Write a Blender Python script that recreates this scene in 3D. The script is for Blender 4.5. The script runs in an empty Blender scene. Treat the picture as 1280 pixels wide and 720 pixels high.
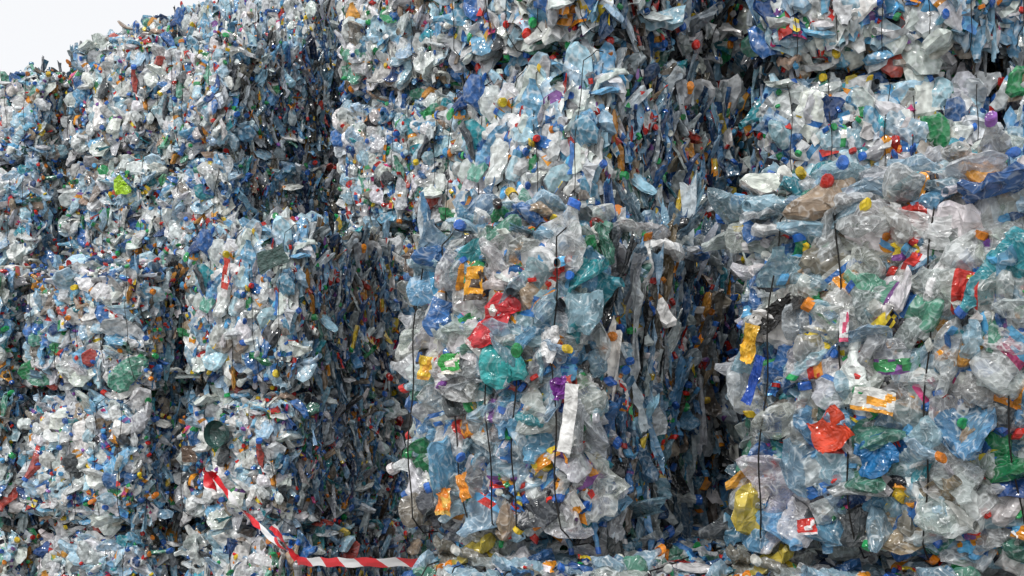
import bpy, math, numpy as np
from mathutils import Vector, Matrix
rng=np.random.default_rng(7)
sc=bpy.context.scene
sc.view_settings.view_transform='Standard'
sc.view_settings.look='None'
sc.view_settings.exposure=0
GZ=-0.3
# ------------------------------------------------------------------ materials
def newmat(n):
    m=bpy.data.materials.new(n); m.use_nodes=True; m.node_tree.nodes.clear(); return m,m.node_tree.nodes,m.node_tree.links
def plastic_mat(name,clear,scale):
    m,N,L=newmat(name)
    out=N.new('ShaderNodeOutputMaterial')
    at=N.new('ShaderNodeAttribute'); at.attribute_name="Col"
    tc=N.new('ShaderNodeTexCoord')
    n1=N.new('ShaderNodeTexNoise'); n1.inputs['Scale'].default_value=30; n1.inputs['Detail'].default_value=1
    L.new(tc.outputs['Object'],n1.inputs['Vector'])
    r1=N.new('ShaderNodeMapRange'); r1.inputs[1].default_value=.3; r1.inputs[2].default_value=.7; r1.inputs[3].default_value=.6; r1.inputs[4].default_value=1.25
    L.new(n1.outputs['Fac'],r1.inputs[0])
    mul=N.new('ShaderNodeVectorMath'); mul.operation='SCALE'
    L.new(at.outputs['Color'],mul.inputs[0]); L.new(r1.outputs[0],mul.inputs['Scale'])
    v=N.new('ShaderNodeTexVoronoi'); v.inputs['Scale'].default_value=scale
    if clear:
        n2=N.new('ShaderNodeTexNoise'); n2.inputs['Scale'].default_value=22; n2.inputs['Detail'].default_value=0
        L.new(tc.outputs['Object'],n2.inputs['Vector'])
        wv=N.new('ShaderNodeVectorMath'); wv.operation='MULTIPLY_ADD'; wv.inputs[1].default_value=(.09,.09,.06)
        L.new(n2.outputs['Color'],wv.inputs[0]); L.new(tc.outputs['Object'],wv.inputs[2]); L.new(wv.outputs[0],v.inputs['Vector'])
    else: L.new(tc.outputs['Object'],v.inputs['Vector'])
    r2=N.new('ShaderNodeMapRange'); r2.inputs[1].default_value=.55; r2.inputs[2].default_value=.85; r2.inputs[3].default_value=0; r2.inputs[4].default_value=.65
    L.new(v.outputs['Distance'],r2.inputs[0])
    cf=N.new('ShaderNodeMath'); cf.operation='MULTIPLY'; cf.use_clamp=True
    a2=N.new('ShaderNodeMath'); a2.operation='MULTIPLY'; a2.inputs[1].default_value=1.6; a2.use_clamp=True; L.new(at.outputs['Alpha'],a2.inputs[0])
    L.new(r2.outputs[0],cf.inputs[0]); L.new(a2.outputs[0],cf.inputs[1])
    mc=N.new('ShaderNodeMix'); mc.data_type='RGBA'; L.new(cf.outputs[0],mc.inputs[0]); L.new(mul.outputs[0],mc.inputs[6]); mc.inputs[7].default_value=(.84,.88,.89,1)
    bp=N.new('ShaderNodeBump'); bp.inputs['Strength'].default_value=.6; bp.inputs['Distance'].default_value=.3/scale
    L.new(v.outputs['Distance'],bp.inputs['Height'])
    p=N.new('ShaderNodeBsdfPrincipled'); p.inputs['Roughness'].default_value=.12; p.inputs['IOR'].default_value=1.62
    L.new(mc.outputs[2],p.inputs['Base Color']); L.new(bp.outputs[0],p.inputs['Normal'])
    if not clear:
        L.new(p.outputs[0],out.inputs[0]); return m
    tr=N.new('ShaderNodeBsdfTransparent'); mt=N.new('ShaderNodeMix'); mt.data_type='RGBA'; mt.inputs[0].default_value=.65
    L.new(at.outputs['Color'],mt.inputs[6]); mt.inputs[7].default_value=(1,1,1,1); L.new(mt.outputs[2],tr.inputs['Color'])
    inv=N.new('ShaderNodeMath'); inv.operation='SUBTRACT'; inv.inputs[0].default_value=1; L.new(r2.outputs[0],inv.inputs[1])
    f2=N.new('ShaderNodeMath'); f2.operation='MULTIPLY'; L.new(inv.outputs[0],f2.inputs[0]); L.new(at.outputs['Alpha'],f2.inputs[1])
    lw=N.new('ShaderNodeLayerWeight'); lw.inputs['Blend'].default_value=.35; L.new(bp.outputs[0],lw.inputs['Normal'])
    i2=N.new('ShaderNodeMath'); i2.operation='SUBTRACT'; i2.inputs[0].default_value=1; L.new(lw.outputs['Facing'],i2.inputs[1])
    f3=N.new('ShaderNodeMath'); f3.operation='MULTIPLY'; L.new(i2.outputs[0],f3.inputs[0]); L.new(f2.outputs[0],f3.inputs[1])
    m2=N.new('ShaderNodeMixShader'); L.new(f3.outputs[0],m2.inputs[0]); L.new(p.outputs[0],m2.inputs[1]); L.new(tr.outputs[0],m2.inputs[2])
    L.new(m2.outputs[0],out.inputs[0])
    return m
PLA=plastic_mat("crushed_plastic",True,55)
PLF=plastic_mat("crushed_plastic_mass",False,40)
def simple_mat(n,col,rough=.6,metal=0,noise=20,amp=.3):
    m,N,L=newmat(n); out=N.new('ShaderNodeOutputMaterial'); p=N.new('ShaderNodeBsdfPrincipled')
    tc=N.new('ShaderNodeTexCoord'); nz=N.new('ShaderNodeTexNoise'); nz.inputs['Scale'].default_value=noise; nz.inputs['Detail'].default_value=6
    L.new(tc.outputs['Object'],nz.inputs['Vector'])
    r=N.new('ShaderNodeMapRange'); r.inputs[1].default_value=.25; r.inputs[2].default_value=.75; r.inputs[3].default_value=1-amp; r.inputs[4].default_value=1+amp; L.new(nz.outputs['Fac'],r.inputs[0])
    s=N.new('ShaderNodeVectorMath'); s.operation='SCALE'; s.inputs[0].default_value=col; L.new(r.outputs[0],s.inputs['Scale'])
    L.new(s.outputs[0],p.inputs['Base Color']); p.inputs['Roughness'].default_value=rough; p.inputs['Metallic'].default_value=metal
    b=N.new('ShaderNodeBump'); b.inputs['Strength'].default_value=.4; b.inputs['Distance'].default_value=.01; L.new(nz.outputs['Fac'],b.inputs['Height']); L.new(b.outputs[0],p.inputs['Normal'])
    L.new(p.outputs[0],out.inputs[0]); return m
WIRE=simple_mat("baling_wire_steel",(.03,.028,.026),.5,.6,60)
CONC=simple_mat("concrete_yard",(.22,.21,.2),.9,0,3)
STEEL=simple_mat("galvanised_steel",(.4,.41,.42),.4,.8,30)
# ------------------------------------------------------------------ prototypes
def waves(r,k,f,dim=2):
    K=r.normal(size=(k,dim))*f; ph=r.uniform(0,6.28,k)
    return lambda P: np.abs(np.sin(P@K.T+ph)).mean(1)-.63
def smooth(r,k,f,dim=2):
    K=r.normal(size=(k,dim))*f; ph=r.uniform(0,6.28,k)
    return lambda P: np.sin(P@K.T+ph).mean(1)
def bottle(r,R,S,cap=True,hero=False):
    Ln=r.uniform(.2,.3); rad=r.uniform(.032,.046); flat=r.uniform(.2,.6)
    if hero: flat=r.uniform(.45,.7); Ln=r.uniform(.19,.27)
    cr_amp=.6 if hero else 1
    t=np.linspace(0,1,R)
    prof=np.interp(t,[0,.02,.08,.3,.34,.38,.62,.74,.92,1],[.6,.93,1,1,.9,1,.98,.85,.34,.32])
    rib=1+.05*np.sign(np.sin(t*r.integers(18,30)*1.0))*(t<.7)
    prof=prof*rib
    a=np.arange(S)/S*2*math.pi
    T,A=np.meshgrid(t,a,indexing='ij'); Pf=np.repeat(prof[:,None],S,1)
    nk=np.clip((T-.85)/.1,0,1)
    hw=rad*Pf*(1.4*(1-nk)+nk); ht=rad*Pf*(flat*(1-nk)+nk*.9)
    if hero: hw=rad*Pf*(1.2*(1-nk)+nk)
    x=(T-.5)*Ln; y=hw*np.cos(A); z=ht*np.sin(A)
    V=np.stack([x,y,z],-1).reshape(-1,3)
    V=np.vstack([V,[[-.5*Ln,0,0]]])
    n=len(V)
    F=[];C=[]
    haslab=r.random()<(.65 if hero else .4); l0=r.uniform(.25,.4); l1=l0+r.uniform(.15,.3)
    def lab(i): return 1 if haslab and l0<=t[i]<l1 else 0
    for i in range(R-1):
        for j in range(S):
            j2=(j+1)%S; a0=i*S+j;a1=i*S+j2;b0=a0+S;b1=a1+S
            if (i+j)%2: F+= [(a0,b0,b1),(a0,b1,a1)]
            else: F+= [(a0,b0,a1),(a1,b0,b1)]
            c=lab(i)
            if c and (r.random()<.2 or t[i]<l0+.05): c=3
            C+=[c,c]
    for j in range(S): F.append((n-1,j,(j+1)%S)); C.append(0)
    mask=1-np.clip((V[:,0]/Ln+.5-.85)/.1,0,1)*.9
    rg=waves(r,3,32); rg2=waves(r,5,80)
    xy=V[:,:2]
    V[:,2]+=mask*cr_amp*(rg(xy)*rad*.9+rg2(xy)*rad*.5)
    V[:,1]*=1+.3*cr_amp*mask*smooth(r,2,25,1)(V[:,:1])
    V+=r.normal(size=V.shape)*.0016*cr_amp*mask[:,None]
    if cap:
        cr=.0155; ch=.018; k=len(V); q=9
        aa=np.arange(q)/q*2*math.pi
        x0=.5*Ln-.006
        rings=[(x0,cr),(x0+ch*.85,cr),(x0+ch,cr*.82)]
        cv=[]
        for xx,rr in rings: cv+=[(xx,rr*math.cos(b),rr*math.sin(b)) for b in aa]
        cv.append((x0+ch,0,0)); V=np.vstack([V,cv])
        for g in range(2):
            for j in range(q):
                j2=(j+1)%q; F+=[(k+g*q+j,k+g*q+q+j,k+g*q+q+j2),(k+g*q+j,k+g*q+q+j2,k+g*q+j2)]; C+=[2,2]
        for j in range(q): F.append((k+2*q+j,k+3*q,k+2*q+(j+1)%q)); C.append(2)
    xx=V[:,0]/Ln
    V[:,2]+=(r.normal()*.03*(xx*2)**2+np.abs(xx-r.uniform(-.3,.3))*r.normal()*.04)*cr_amp
    V[:,1]+=r.normal()*.02*(xx*2)**2*cr_amp
    tw=xx*r.normal()*.7*cr_amp; c,s=np.cos(tw),np.sin(tw); y,z=V[:,1].copy(),V[:,2].copy()
    V[:,1]=c*y-s*z; V[:,2]=s*y+c*z
    return V,np.array(F),np.array(C)
def sheet(r,n,m,w,h,amp=.02,f=30,prt=None,ragged=.12):
    X,Y=np.meshgrid(np.linspace(-.5,.5,n),np.linspace(-.5,.5,m),indexing='ij')
    V=np.stack([X*w,Y*h,X*0],-1).reshape(-1,3); xy=V[:,:2].copy()
    V[:,2]+=waves(r,3,f)(xy)*amp*2.2+waves(r,4,f*2.4)(xy)*amp+smooth(r,2,f*.4)(xy)*amp
    V[:,0]+=waves(r,3,f)(xy)*w*ragged*1.5; V[:,1]+=waves(r,3,f)(xy)*h*ragged*1.5
    V+=r.normal(size=V.shape)*amp*.09
    F=[];C=[]
    for i in range(n-1):
        for j in range(m-1):
            a=i*m+j;b=a+m
            F+= [(a,b,b+1),(a,b+1,a+1)] if (i+j)%2 else [(a,b,a+1),(a+1,b,b+1)]
            c=0 if prt is None else prt(i/(n-1),j/(m-1)); C+=[c,c]
    return V,np.array(F),np.array(C)
def capproto(r,q=10):
    cr=.0155;ch=.014;V=[];F=[]
    for zz,rr in [(-ch/2,cr*.75),(-ch/2,cr),(ch*.4,cr),(ch/2,cr*.8)]:
        V+=[(rr*math.cos(b/q*6.2832),rr*math.sin(b/q*6.2832),zz) for b in range(q)]
    V.append((0,0,ch/2)); V.append((0,0,-ch*.3))
    for g in range(3):
        for j in range(q):
            j2=(j+1)%q; F+=[(g*q+j,g*q+j2,g*q+q+j2),(g*q+j,g*q+q+j2,g*q+q+j)]
    for j in range(q): F.append((3*q+j,3*q+(j+1)%q,4*q)); F.append((j,4*q+1,(j+1)%q))
    return np.array(V,float),np.array(F),np.full(len(F),2)
def protos(seed,hi):
    r=np.random.default_rng(seed)
    P={}
    P['b']=[bottle(r,*( (19,11) if hi else (10,8)),cap=(i%5 in(1,3))) for i in range(20)]
    P['h']=[bottle(r,*( (28,16) if hi else (12,9)),cap=(i%4!=0),hero=True) for i in range(10)]
    P['s']=[sheet(r,*((11,9) if hi else (7,6)),r.uniform(.09,.18),r.uniform(.05,.1),.022,38) for i in range(10)]
    P['l']=[sheet(r,*((9,8) if hi else (4,4)),r.uniform(.05,.1),r.uniform(.03,.055),.012,45,(lambda p:(lambda a,b:3 if (p-.15)<a<(p+.15) or b<.2 else 1))(r.uniform(.3,.7)),.25) for i in range(10)]
    P['c']=[capproto(r,10 if hi else 7)]
    return P
PH=protos(3,True); PL=protos(4,False)
# ------------------------------------------------------------------ colours (rgb + clearness)
def pick(r,table,n):
    w=np.array([t[0] for t in table],float); w/=w.sum()
    idx=r.choice(len(table),n,p=w); c=np.array([t[1] for t in table],float)[idx]
    c[:,:3]*=r.uniform(.66,1.15,(n,1)); c[:,:3]*=r.uniform(.95,1.05,(n,3)); c[:,3]*=r.uniform(.8,1.15,n)
    return np.clip(c,0,.95)
BODY=[(38,(.79,.82,.81,.72)),(15,(.62,.66,.67,.65)),(21,(.42,.63,.76,.62)),(7.5,(.18,.44,.67,.55)),(4.5,(.05,.18,.47,.3)),(2,(.02,.07,.22,.1)),
      (2.6,(.12,.36,.26,.4)),(1.3,(.03,.28,.10,.2)),(2.4,(.05,.35,.42,.35)),(6,(.82,.82,.8,.0)),(4,(.30,.27,.23,.3)),(3,(.07,.08,.09,.1)),(2.3,(.45,.34,.24,.3)),(.8,(.6,.1,.08,.1)),(.6,(.75,.35,.05,.1)),(.5,(.8,.6,.1,.1))]
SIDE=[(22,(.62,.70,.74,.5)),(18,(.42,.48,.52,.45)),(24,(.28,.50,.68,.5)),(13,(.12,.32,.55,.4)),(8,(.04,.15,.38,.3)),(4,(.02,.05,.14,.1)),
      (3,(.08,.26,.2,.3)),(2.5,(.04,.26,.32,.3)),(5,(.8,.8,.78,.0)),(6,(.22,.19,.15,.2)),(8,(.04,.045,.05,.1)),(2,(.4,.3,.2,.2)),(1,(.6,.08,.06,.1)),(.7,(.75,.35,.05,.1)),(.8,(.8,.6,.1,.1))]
FILM=[(30,(.76,.80,.81,.6)),(18,(.54,.59,.62,.5)),(18,(.34,.55,.72,.5)),(7,(.07,.25,.55,.2)),(8,(.82,.82,.82,0)),(5,(.04,.05,.06,0)),(2.6,(.6,.04,.04,0)),(1.6,(.8,.3,.03,0)),(1.6,(.04,.35,.12,0)),(2.5,(.03,.3,.4,.2)),(1.4,(.8,.6,.05,0)),(3,(.2,.15,.12,0)),(1,(.3,.08,.4,0)),(.8,(.7,.1,.3,0))]
LAB=[(20,(.04,.18,.5,0)),(11,(.12,.42,.72,0)),(24,(.82,.82,.8,0)),(14,(.66,.04,.03,0)),(10,(.85,.33,.03,0)),(6,(.85,.62,.05,0)),(9,(.05,.36,.12,0)),(3,(.25,.1,.35,0)),(3,(.7,.08,.25,0)),(5,(.03,.03,.04,0))]
CAP=[(30,(.03,.15,.55,0)),(11,(.12,.42,.75,0)),(15,(.72,.03,.02,0)),(17,(.82,.82,.8,0)),(12,(.03,.40,.12,0)),(6,(.85,.6,.03,0)),(7,(.86,.26,.02,0)),(3,(.3,.1,.45,0)),(2,(.03,.03,.03,0))]
def rotrand(r,n,sig):
    e=r.normal(size=(n,3))*np.reshape(sig,(-1,1)); M=np.zeros((n,3,3))
    cx,cy,cz=np.cos(e).T; sx,sy,sz=np.sin(e).T
    M[:,0,0]=cy*cz;M[:,0,1]=-cy*sz;M[:,0,2]=sy
    M[:,1,0]=cx*sz+sx*sy*cz;M[:,1,1]=cx*cz-sx*sy*sz;M[:,1,2]=-sx*cy
    M[:,2,0]=sx*sz-cx*sy*cz;M[:,2,1]=sx*cz+cx*sy*sz;M[:,2,2]=cx*cy
    return M
class Acc:
    def __init__(s): s.V=[];s.F=[];s.C=[];s.n=0
    def add(s,P,M,T,S,cols,r,jit=.1):
        V,F,C=P; n=len(M)
        if n==0: return
        W=np.einsum('nij,nkj->nki',M,V[None]*S[:,None,:])+T[:,None,:]
        s.V.append(W.reshape(-1,3)); off=s.n+np.arange(n)*len(V)
        s.F.append((F[None]+off[:,None,None]).reshape(-1,3)); s.n+=n*len(V)
        c=cols[:,C,:].copy(); c[...,:3]*=r.uniform(1-jit,1+jit,(n,len(C),1)); s.C.append(c.reshape(-1,4))
    def mesh(s,name,mat=None):
        V=np.concatenate(s.V);F=np.concatenate(s.F);C=np.concatenate(s.C)
        me=bpy.data.meshes.new(name); me.vertices.add(len(V)); me.vertices.foreach_set('co',V.astype(np.float32).ravel())
        me.loops.add(len(F)*3); me.loops.foreach_set('vertex_index',F.astype(np.int32).ravel())
        me.polygons.add(len(F)); me.polygons.foreach_set('loop_start',(np.arange(len(F))*3).astype(np.int32))
        me.update(calc_edges=True)
        a=me.attributes.new("Col","FLOAT_COLOR","FACE"); a.data.foreach_set('color',C.astype(np.float32).ravel())
        me.polygons.foreach_set('use_smooth',np.zeros(len(F),bool))
        me.materials.append(mat or PLA); me.materials.append(WIRE)
        return me
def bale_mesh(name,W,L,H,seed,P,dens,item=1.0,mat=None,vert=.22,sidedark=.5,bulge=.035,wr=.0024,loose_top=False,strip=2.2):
    """bottles pressed along local y; front face -y, sides +-x. dens: per face multiplier dict"""
    r=np.random.default_rng(seed); acc=Acc(); half=np.array([W,L,H])/2
    lump=smooth(r,6,5,3)
    faces={'front':(1,-1),'back':(1,1),'right':(0,1),'left':(0,-1),'top':(2,1),'bottom':(2,-1)}
    def place(face,n,dmin,dmax,mg,mz):
        ax,sg=faces[face]; o=[i for i in range(3) if i!=ax]
        uv=r.uniform(-1,1,(n,2))
        m=np.max(np.abs(uv),1); mzz=np.abs(uv[:,1]) if ax!=2 else m
        b=bulge*(1-np.abs(uv[:,0])**2.5)*(1-np.abs(uv[:,1])**2.5)-.05*np.clip((m-.82)/.18,0,1)**2-.06*np.clip((mzz-.86)/.14,0,1)
        T=np.zeros((n,3))
        for c,i in enumerate(o): T[:,i]=uv[:,c]*(half[i]-(mz if i==2 else mg))
        T[:,ax]=sg*half[ax]
        T[:,ax]+=sg*(b+lump(T)*.06-r.uniform(dmin,dmax,n)-(.035 if ax==2 and not loose_top else 0))
        return T
    def frames(T,face,sig,kind):
        n=len(T); zn=np.abs(T[:,2])/half[2]; xn=np.abs(T[:,0])/half[0]
        if face in('front','back'):
            ph=r.uniform(0,math.pi,n)
            k=zn>.74; ph[k]=r.normal(size=k.sum())*.16
            k=(xn>.82)&~k; ph[k]=math.pi/2+r.normal(size=k.sum())*.24
            ph+=math.pi*r.integers(0,2,n)
            ex=np.stack([np.cos(ph),0*ph,np.sin(ph)],-1); ez=np.tile([0,1.,0],(n,1)); ey=np.cross(ez,ex)
        elif face in('left','right'):
            ph=math.pi/2+r.normal(size=n)*vert
            k=zn>.8; ph[k]=r.normal(size=k.sum())*.4
            ph+=math.pi*r.integers(0,2,n)
            ps=r.normal(size=n)*.6
            nx=np.stack([np.cos(ps),np.sin(ps),0*ps],-1); tx=np.stack([-np.sin(ps),np.cos(ps),0*ps],-1)
            ex=tx*np.cos(ph)[:,None]+np.array([0,0,1.])*np.sin(ph)[:,None]; ez=nx; ey=np.cross(ez,ex)
        else:
            ph=r.uniform(0,6.28,n); ex=np.stack([np.cos(ph),np.sin(ph),0*ph],-1); ez=np.tile([0,0,1.],(n,1)); ey=np.cross(ez,ex)
        B=np.stack([ex,ey,ez],-1)
        sg=np.full(n,sig)
        if kind in 'bs' and face in('front','back'): sg[(r.random(n)<.08)&(zn<.75)]=.65      # loose pieces that stick out
        return np.einsum('nij,njk->nik',rotrand(r,n,sg),B)
    area={'front':W*H,'back':W*H,'right':L*H,'left':L*H,'top':W*L,'bottom':W*L}
    for f,d in dens.items():
        if d<=0: continue
        A=area[f]*d; side=f in('left','right')
        sig={'front':.24,'back':.24,'right':.12,'left':.12,'top':.22,'bottom':.12}[f]
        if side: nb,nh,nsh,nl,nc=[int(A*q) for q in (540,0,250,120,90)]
        else: nb,nh,nsh,nl,nc=[int(A*q) for q in (305,50,60,100,72)]
        for kind,n,(d0,d1),tab,mg,mz in (('b',nb,(-.0,.09),BODY,.07,.09),('h',nh,(-.03,.025),BODY,.09,.12),('s',nsh,(-.01,.08),FILM,.06,.08),('l',nl,(-.035,.03),LAB,.05,.065),('c',nc,(-.04,.02),CAP,.04,.055)):
            if n==0: continue
            if side: d0,d1=d0+.02,d1+.03
            if f=='top' and loose_top:
                if kind=='h': d0,d1,mg=-.03,.02,.02
                if kind=='b': d0,d1,mg=-.02,.07,.03
            which=r.integers(0,len(P[kind]),n)
            T=place(f,n,d0,d1,mg,mz); M=frames(T,f,sig if kind!='c' else 1.0,kind)
            S=np.repeat(r.uniform(.8,1.2,(n,1)),3,1)*item
            if kind=='l': S=S*r.uniform(.55,1.05,(n,1))
            if kind=='h': S=np.repeat(r.uniform(.9,1.1,(n,1)),3,1)*item**.6
            if side and kind=='b': S[:,1]*=r.uniform(.2,.55,n); S[:,2]*=r.uniform(.4,.9,n); S[:,0]*=r.uniform(.6,1.1,n)
            if side and kind=='s': S[:,0]*=r.uniform(.8,strip,n); S[:,1]*=r.uniform(.25,.65,n)
            if side and kind=='l': S[:,1]*=.5
            if kind=='c': S=np.repeat(r.uniform(.85,1.15,(n,1)),3,1)
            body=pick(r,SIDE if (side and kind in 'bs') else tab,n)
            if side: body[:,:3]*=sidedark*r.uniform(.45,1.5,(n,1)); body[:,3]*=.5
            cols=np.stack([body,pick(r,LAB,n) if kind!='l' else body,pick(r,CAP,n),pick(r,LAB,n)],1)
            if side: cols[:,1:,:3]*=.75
            if kind=='l': cols[:,1]=body
            for w in range(len(P[kind])):
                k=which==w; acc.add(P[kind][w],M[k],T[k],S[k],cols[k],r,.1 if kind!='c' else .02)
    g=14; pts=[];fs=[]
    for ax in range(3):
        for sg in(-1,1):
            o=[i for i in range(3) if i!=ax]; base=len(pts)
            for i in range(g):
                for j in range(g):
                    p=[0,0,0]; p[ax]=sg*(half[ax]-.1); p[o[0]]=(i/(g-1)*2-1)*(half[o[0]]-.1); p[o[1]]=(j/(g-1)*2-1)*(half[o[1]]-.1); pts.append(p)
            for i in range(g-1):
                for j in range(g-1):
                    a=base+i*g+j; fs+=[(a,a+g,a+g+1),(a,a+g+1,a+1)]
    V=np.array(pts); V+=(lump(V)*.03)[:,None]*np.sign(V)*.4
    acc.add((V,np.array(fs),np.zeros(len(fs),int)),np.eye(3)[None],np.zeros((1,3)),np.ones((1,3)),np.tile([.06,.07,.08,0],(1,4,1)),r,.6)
    ntri=sum(len(x) for x in acc.F)
    nw=5; q=5
    for k in range(nw):
        x0=(-.78+1.56*k/(nw-1)+r.uniform(-.06,.06))*half[0]; sl=r.normal()*.03
        path=[]
        hy=half[1]+.03;hz=half[2]-.03; seg=18
        for e,(p0,p1) in enumerate((((-hy,-hz),(-hy,hz)),((-hy,hz),(hy,hz)),((hy,hz),(hy,-hz)),((hy,-hz),(-hy,-hz)))):
            for i in range(seg):
                t=i/seg; y=p0[0]+(p1[0]-p0[0])*t; z=p0[1]+(p1[1]-p0[1])*t
                bl=(.015+bulge)*(1-abs(2*t-1)**2.5)
                if e%2==0: y+=np.sign(y)*bl
                else: z+=np.sign(z)*bl*.3
                cr=.95 if i==0 else 1
                path.append((x0+sl*z/hz+.008*math.sin(i*.9+k*2+e),y*cr,z*cr))
        path=np.array(path); n=len(path); V=[];F=[]
        tan=np.roll(path,-1,0)-np.roll(path,1,0); tan/=np.linalg.norm(tan,axis=1)[:,None]
        ux=np.array([1.,0,0]); 
        for i in range(n):
            vy=np.cross(tan[i],ux); vy/=np.linalg.norm(vy)
            for j in range(q):
                a=j/q*2*math.pi; V.append(path[i]+wr*(math.cos(a)*ux+math.sin(a)*vy))
        for i in range(n):
            for j in range(q):
                a=i*q+j;b=i*q+(j+1)%q;c=((i+1)%n)*q+j;d=((i+1)%n)*q+(j+1)%q; F+=[(a,b,d),(a,d,c)]
        acc.add((np.array(V),np.array(F),np.zeros(len(F),int)),np.eye(3)[None],np.zeros((1,3)),np.ones((1,3)),np.tile([.03,.03,.03,0],(1,4,1)),r,0)
    me=acc.mesh(name,mat)
    mi=np.zeros(len(me.polygons),np.int32); mi[ntri:]=1; me.polygons.foreach_set('material_index',mi)
    return me
# ------------------------------------------------------------------ placement
def put(me,C,th,W,L,z0,z1,nom,corner='right',flip=0,name="plastic_bale"):
    th=math.radians(th); a=Vector((-math.cos(th),math.sin(th),0)); b=Vector((math.sin(th),math.cos(th),0))
    c=Vector((C[0],C[1],0))+(a if corner=='right' else -a)*W/2+b*L/2; c.z=(z0+z1)/2
    o=bpy.data.objects.new(name,me); sc.collection.objects.link(o)
    o.location=c; o.rotation_euler=(math.pi if flip&2 else 0,0,-th+(math.pi if flip&1 else 0))
    if nom: o.scale=(W/nom[0],L/nom[1],(z1-z0)/nom[2]*.97)
    return o
CM=(.265,4.0); TM=33; WM=.78
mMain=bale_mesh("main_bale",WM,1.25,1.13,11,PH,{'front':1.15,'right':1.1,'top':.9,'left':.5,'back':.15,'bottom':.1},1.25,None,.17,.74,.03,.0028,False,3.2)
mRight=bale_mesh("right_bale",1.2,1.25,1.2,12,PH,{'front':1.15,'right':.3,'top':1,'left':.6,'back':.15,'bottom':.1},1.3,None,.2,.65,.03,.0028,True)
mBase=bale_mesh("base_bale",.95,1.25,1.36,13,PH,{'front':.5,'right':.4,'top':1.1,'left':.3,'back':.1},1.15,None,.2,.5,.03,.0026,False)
NOM=(1.1,1.25,1.0)
FD={'front':1.05,'back':1.05,'right':1.0,'left':1.0,'top':.5,'bottom':.4}
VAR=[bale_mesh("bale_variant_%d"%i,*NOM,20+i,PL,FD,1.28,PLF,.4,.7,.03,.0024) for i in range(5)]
main=put(mMain,CM,TM,WM,1.25,1.09,2.22,None)
right=put(mRight,(.74,4.1),30,1.2,1.25,1.07,2.27,None,'left')
put(mBase,(.40,3.76),30,.95,1.25,GZ,1.06,None)
put(mBase,(.56,4.03),30,.95,1.25,GZ,1.05,None,'left')
put(mBase,(1.40,3.55),30,.95,1.25,GZ,1.05,None,'left')
cnt=[0]
def stack(C,th,W,L,zs,corner='right',jit=.035):
    out=[]
    for i in range(len(zs)-1):
        k=cnt[0]; cnt[0]+=1
        j=rng.uniform(-jit,jit,2); fl=[0,3,2,1][(k*7//3)%4]
        out.append(put(VAR[(k*3+k//5)%5],(C[0]+j[0],C[1]+j[1]),th+rng.uniform(-3,3),W,L,zs[i],zs[i+1],NOM,corner,fl))
    return out
E0=[GZ,.65,1.6,2.55,3.5,4.5]
stack((.48,6.2),45,1.2,1.26,[GZ,.9,2.2,3.4,4.65])
stack((-.43,9.3),30,1.02,1.25,[GZ,.75,1.8,2.85,3.9,5.0])
stack((1.34,6.5),10,1.15,1.2,[GZ,.9,2.1,3.3,4.6],'left')
stack((2.53,6.3),10,1.15,1.2,[GZ,.9,2.1,3.35,4.6],'left')
stack((1.2,7.75),12,1.1,1.2,[GZ,.9,2.1,3.3,4.5,5.6],'left')
CD=(-1.42,8.0)
sD=stack(CD,32,1.0,1.28,[GZ,.69,1.6,2.74])
stack((-2.5,8.3),30,1.1,1.25,[GZ,.66,1.6,2.5])
stack((-3.6,8.8),30,1.1,1.25,[GZ,.66,1.6,2.5])
stack((-2.22,9.7),45,1.1,1.32,E0)
sG=stack((-3.05,10.8),30,1.25,1.25,[GZ,.7,1.7,2.7,3.7,4.8])
stack((-4.3,11.3),30,1.25,1.25,[GZ,.7,1.7,2.7,3.7,4.6])
stack((-2.1,12.8),30,1.0,1.25,[GZ,.9,2.1,3.3,4.5,5.8])
stack((-3.0,13.3),30,1.0,1.25,[GZ,.9,2.1,3.3,4.5,5.85])
stack((-3.95,13.9),30,1.0,1.25,[GZ,.9,2.1,3.3,4.5,5.8])
# ------------------------------------------------------------------ recognisable pieces pressed into bales
def piece(bale,x,z,w,h,rot,col,off=.075,name="film_sheet",col2=None,amp=.012,seed=0,L=1.25,rag=.1,n=14):
    r=np.random.default_rng(seed+int(abs(x*1000))+int(z*77)); acc=Acc()
    f=(lambda a,b:1 if (.3<a<.7 and .25<b<.6) or b<.15 or (a-.8)**2+(b-.7)**2<.03 else 0) if col2 else None
    P=sheet(r,n,n,w,h,amp,22/max(w,h)*.12,f,rag)
    c,s=math.cos(rot),math.sin(rot)
    M=np.array([[c,-s,0],[0,0,-1],[s,c,0]],float)[None]
    cc=np.array([[col,col2 or col,col,col]],float)
    acc.add(P,M,np.zeros((1,3)),np.ones((1,3)),cc,r,.04)
    o=bpy.data.objects.new(name,acc.mesh(name)); sc.collection.objects.link(o); o.parent=bale
    o.location=(x,-L/2-off,z-(bale.location.z if bale else 0))
    return o
mW=WM/2
def onmain(s,z,*a,**k): return piece(main,mW-s+.07,z,*a,**k)
def onright(s,z,*a,**k): return piece(right,-.63+s,z,*a,**k)
onmain(.08,1.545,.05,.22,-.14,(.85,.85,.83,0),name="paper_label",amp=.006,rag=.04,off=.15)
onmain(.35,1.72,.14,.13,.3,(.04,.42,.42,.15),name="teal_film",rag=.3,amp=.02,off=.1)
onmain(.454,1.985,.075,.11,-.1,(.9,.42,.03,0),name="orange_label",col2=(.1,.07,.05,0),amp=.01,rag=.12,off=.13)
onmain(.381,1.865,.10,.18,-.6,(.65,.04,.05,0),name="red_film",rag=.3,amp=.02,off=.1)
onmain(.557,1.72,.08,.07,.1,(.05,.42,.08,0),name="green_label",col2=(.85,.8,.7,0),amp=.01,rag=.15,off=.12)
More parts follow.
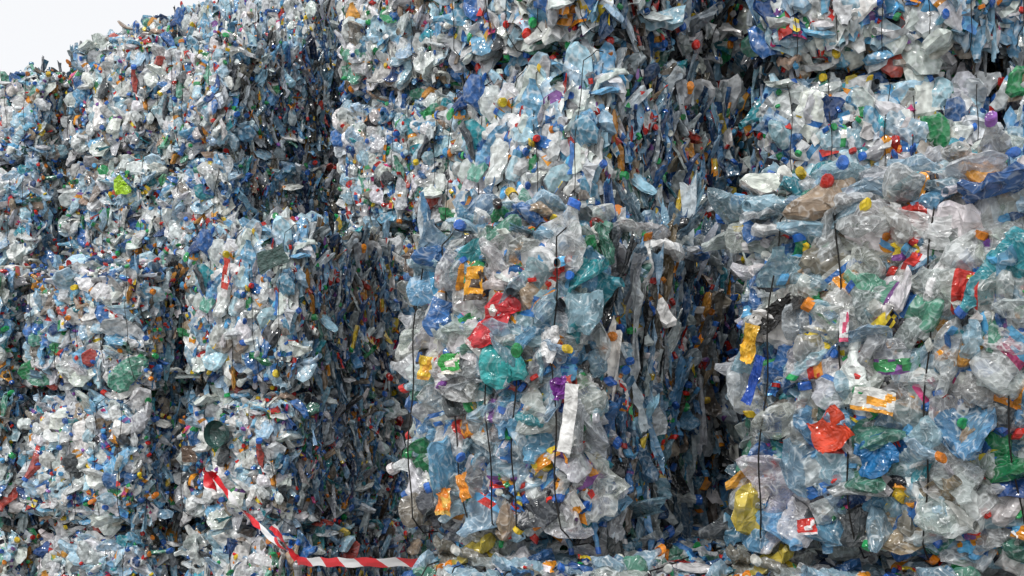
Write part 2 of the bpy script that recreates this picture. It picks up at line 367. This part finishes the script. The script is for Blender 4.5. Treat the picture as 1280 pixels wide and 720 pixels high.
onmain(.671,1.71,.05,.08,-.2,(.88,.6,.05,0),name="yellow_label",col2=(.8,.4,.05,0),amp=.01,rag=.15,off=.1)
onmain(.52,1.30,.05,.1,.3,(.88,.33,.04,0),name="orange_label",amp=.012,rag=.2,off=.09)
onmain(.60,1.25,.06,.09,0,(.88,.3,.04,0),name="orange_label",col2=(.8,.5,.1,0),amp=.012,rag=.15,off=.09)
onmain(.19,1.78,.07,.11,-.3,(.85,.85,.85,0),name="white_film",rag=.25,amp=.02,off=.1)
onmain(.14,1.64,.05,.06,.2,(.25,.06,.35,0),name="purple_film",rag=.25,amp=.02,off=.1)
onright(.374,1.498,.11,.11,.6,(.66,.06,.02,0),name="red_film",rag=.25,off=.11)
onright(.614,2.13,.22,.1,-.25,(.8,.82,.82,.35),name="white_film",rag=.3,amp=.03,off=.06)
onright(.2,1.88,.15,.06,.55,(.02,.02,.02,0),name="black_film",rag=.25,amp=.02,off=.09)
onright(.12,1.66,.035,.16,-.35,(.02,.08,.4,0),name="blue_film",rag=.1,off=.09)
onright(.517,1.44,.13,.11,.3,(.02,.16,.38,0),name="blue_film",rag=.25,amp=.02,off=.1)
onright(.517,1.6,.13,.07,-.15,(.75,.76,.72,0),name="juice_label",col2=(.9,.4,.04,0),amp=.01,rag=.1,off=.12)
onright(.42,1.83,.03,.1,0,(.8,.8,.8,0),name="pink_label",col2=(.7,.1,.2,0),amp=.008,rag=.1,off=.11)
onright(.1,1.78,.045,.12,-.2,(.85,.5,.05,0),name="yellow_film",rag=.25,amp=.02,off=.07)
onright(.3,1.2,.06,.05,.2,(.7,.05,.04,0),name="red_label",col2=(.85,.8,.8,0),amp=.008,rag=.12,off=.09)
def bowl(R,col,name):
    V=[];F=[];q=24;rr=[1,1.02,.9,.6,0.02];dd=[0,-.02,.025,.05,.06]
    for a,d in zip(rr,dd):
        V+=[(R*a*math.cos(j/q*6.2832),d,R*a*math.sin(j/q*6.2832)*.9) for j in range(q)]
    for g in range(4):
        for j in range(q):
            j2=(j+1)%q; F+=[(g*q+j,g*q+j2,g*q+q+j2),(g*q+j,g*q+q+j2,g*q+q+j)]
    acc=Acc(); acc.add((np.array(V,float),np.array(F),np.zeros(len(F),int)),np.eye(3)[None],np.zeros((1,3)),np.ones((1,3)),np.array([[col]*4],float),rng,.05)
    o=bpy.data.objects.new(name,acc.mesh(name)); sc.collection.objects.link(o)
    return o
def facept(C,th,s,off):
    th=math.radians(th); return C[0]-math.cos(th)*s-math.sin(th)*off, C[1]+math.sin(th)*s-math.cos(th)*off
def attach(o,bale,C,s,z,off=.1):
    bpy.context.view_layer.update()
    x,y=facept(C,31,s,off)
    mw=Matrix.Translation((x,y,z))@Matrix.Rotation(-math.radians(31),4,'Z')
    o.parent=bale; o.matrix_parent_inverse=bale.matrix_world.inverted(); o.matrix_basis=mw
attach(bowl(.1,(.04,.1,.09,0),"bowl"),sD[1],CD,.53,1.32,.14)
def loose(w,h,rot,col,name,col2=None,amp=.015,rag=.15):
    return piece(None,0,0,w,h,rot,col,name=name,col2=col2,amp=amp,rag=rag)
attach(loose(.13,.11,.1,(.16,.11,.08,0),"brown_carton"),sD[1],CD,.80,1.18,.12)
attach(loose(.24,.13,.3,(.05,.1,.09,0),"green_film"),sD[2],CD,.08,2.46,.1)
attach(loose(.06,.24,-.2,(.65,.07,.05,0),"red_label",(.8,.8,.8,0)),sD[2],CD,.45,2.35,.14)
attach(loose(.17,.16,.2,(.45,.75,.03,0),"lime_film",None,.03,.3),sG[3],(-3.05,10.8),.35,3.4,.14)
# ------------------------------------------------------------------ barrier tape + stake
def tape_mat():
    m,N,L=newmat("barrier_tape_red_white"); out=N.new('ShaderNodeOutputMaterial'); p=N.new('ShaderNodeBsdfPrincipled')
    uv=N.new('ShaderNodeUVMap'); sp=N.new('ShaderNodeSeparateXYZ'); L.new(uv.outputs[0],sp.inputs[0])
    ad=N.new('ShaderNodeMath'); ad.operation='MULTIPLY_ADD'; ad.inputs[1].default_value=1.9; L.new(sp.outputs[0],ad.inputs[0]); L.new(sp.outputs[1],ad.inputs[2])
    fr=N.new('ShaderNodeMath'); fr.operation='FRACT'; L.new(ad.outputs[0],fr.inputs[0])
    gt=N.new('ShaderNodeMath'); gt.operation='GREATER_THAN'; gt.inputs[1].default_value=.55; L.new(fr.outputs[0],gt.inputs[0])
    mx=N.new('ShaderNodeMix'); mx.data_type='RGBA'; mx.inputs[6].default_value=(.75,.02,.03,1); mx.inputs[7].default_value=(.82,.82,.82,1)
    L.new(gt.outputs[0],mx.inputs[0]); L.new(mx.outputs[2],p.inputs['Base Color']); p.inputs['Roughness'].default_value=.35
    L.new(p.outputs[0],out.inputs[0]); return m
TAPE=tape_mat()
def ribbon(name,pts,w,twist,parent=None):
    pts=[Vector(p) for p in pts]; P=[]
    for i in range(len(pts)-1):
        for k in range(14): P.append(pts[i].lerp(pts[i+1],k/14))
    P.append(pts[-1]); V=[];F=[];U=[];d=0
    for i,p in enumerate(P):
        t=(P[min(i+1,len(P)-1)]-P[max(i-1,0)]).normalized()
        n=Vector((0,-1,0)); up=t.cross(n).normalized(); n2=up.cross(t).normalized()
        a=twist(i/(len(P)-1)); u=up*math.cos(a)+n2*math.sin(a)
        if i: d+=(p-P[i-1]).length
        sag=Vector((0,0,.004*math.sin(i*1.1)))
        V+=[p+u*w/2+sag,p+n2*.004*math.sin(i*.7),p-u*w/2+sag]; U+=[(d,0),(d,.1),(d,.2)]
    for i in range(len(P)-1):
        for k in (0,1): F.append((3*i+k,3*i+k+1,3*i+k+4,3*i+k+3))
    me=bpy.data.meshes.new(name); me.from_pydata(V,[],F); ul=me.uv_layers.new(name="UVMap")
    for l in me.loops: ul.data[l.index].uv=U[l.vertex_index]
    me.materials.append(TAPE); o=bpy.data.objects.new(name,me); sc.collection.objects.link(o)
    if parent: o.parent=parent
    return o
bt=bpy.data.objects.new("barrier_tape",None); sc.collection.objects.link(bt)
ribbon("tape_strip",[(-1.93,8.02,1.05),(-1.70,7.7,.88),(-1.42,7.3,.74),(-1.20,6.9,.67)],.038,lambda t:1.1*math.sin(t*13),bt)
ribbon("tape_span",[(-1.20,6.9,.66),(-.85,6.2,.755),(-.40,5.4,.87)],.045,lambda t:.25*math.sin(t*5),bt)
ribbon("tape_tail",[(-1.93,8.02,1.05),(-1.99,7.98,1.10),(-1.95,7.96,1.0),(-1.90,7.96,.95)],.07,lambda t:t*5,bt)
ribbon("tape_end",[(-1.20,6.9,.67),(-1.27,6.88,.77),(-1.34,6.9,.86)],.04,lambda t:t*3,bt)
import bmesh
bm=bmesh.new()
bmesh.ops.create_cone(bm,cap_ends=True,segments=16,radius1=.022,radius2=.022,depth=.9,matrix=Matrix.Translation((0,0,.47)))
bmesh.ops.create_cone(bm,cap_ends=True,segments=24,radius1=.17,radius2=.15,depth=.05,matrix=Matrix.Translation((0,0,.027)))
bmesh.ops.create_uvsphere(bm,u_segments=12,v_segments=8,radius=.03,matrix=Matrix.Translation((0,0,.93)))
me=bpy.data.meshes.new("barrier_post"); bm.to_mesh(me); bm.free(); me.materials.append(STEEL)
po=bpy.data.objects.new("barrier_post",me); po.location=(-1.2,6.93,GZ); sc.collection.objects.link(po)
# ------------------------------------------------------------------ ground
g=bpy.data.meshes.new("ground"); s=400
g.from_pydata([(-s,-s,0),(s,-s,0),(s,s,0),(-s,s,0)],[],[(0,1,2,3)]); g.materials.append(CONC)
go=bpy.data.objects.new("ground",g); go.location.z=GZ; sc.collection.objects.link(go)
# ------------------------------------------------------------------ light
w=bpy.data.worlds.new("World"); sc.world=w; w.use_nodes=True; N=w.node_tree.nodes; L=w.node_tree.links
bg=N['Background']; sk=N.new('ShaderNodeTexSky'); sk.sky_type='NISHITA'; sk.sun_disc=False
sd=Vector((-.48,-.65,.88)).normalized()
el=math.asin(sd.z); az=math.atan2(sd.x,sd.y)
sk.sun_elevation=el; sk.sun_rotation=az
mx=N.new('ShaderNodeMix'); mx.data_type='RGBA'; mx.inputs[0].default_value=.88; mx.inputs[7].default_value=(10.4,10.4,10.5,1)
L.new(sk.outputs[0],mx.inputs[6]); L.new(mx.outputs[2],bg.inputs['Color']); bg.inputs['Strength'].default_value=.1
sl=bpy.data.lights.new("sun",'SUN'); sl.energy=1.5; sl.angle=math.radians(12); sl.color=(1,.97,.93)
so=bpy.data.objects.new("sun",sl); so.rotation_euler=(-sd).to_track_quat('-Z','Y').to_euler(); so.location=(-5,-5,10); sc.collection.objects.link(so)
# ------------------------------------------------------------------ camera
cd=bpy.data.cameras.new("camera"); cam=bpy.data.objects.new("camera",cd); sc.collection.objects.link(cam)
cam.location=(0,0,1.65); cam.rotation_euler=(math.pi/2,0,0); cd.sensor_width=36; cd.lens=36*1545/1280; cd.shift_y=120/1280; cd.clip_end=1500; cd.clip_start=.05
sc.camera=cam
print("tris",sum(len(m.polygons) for m in bpy.data.meshes))
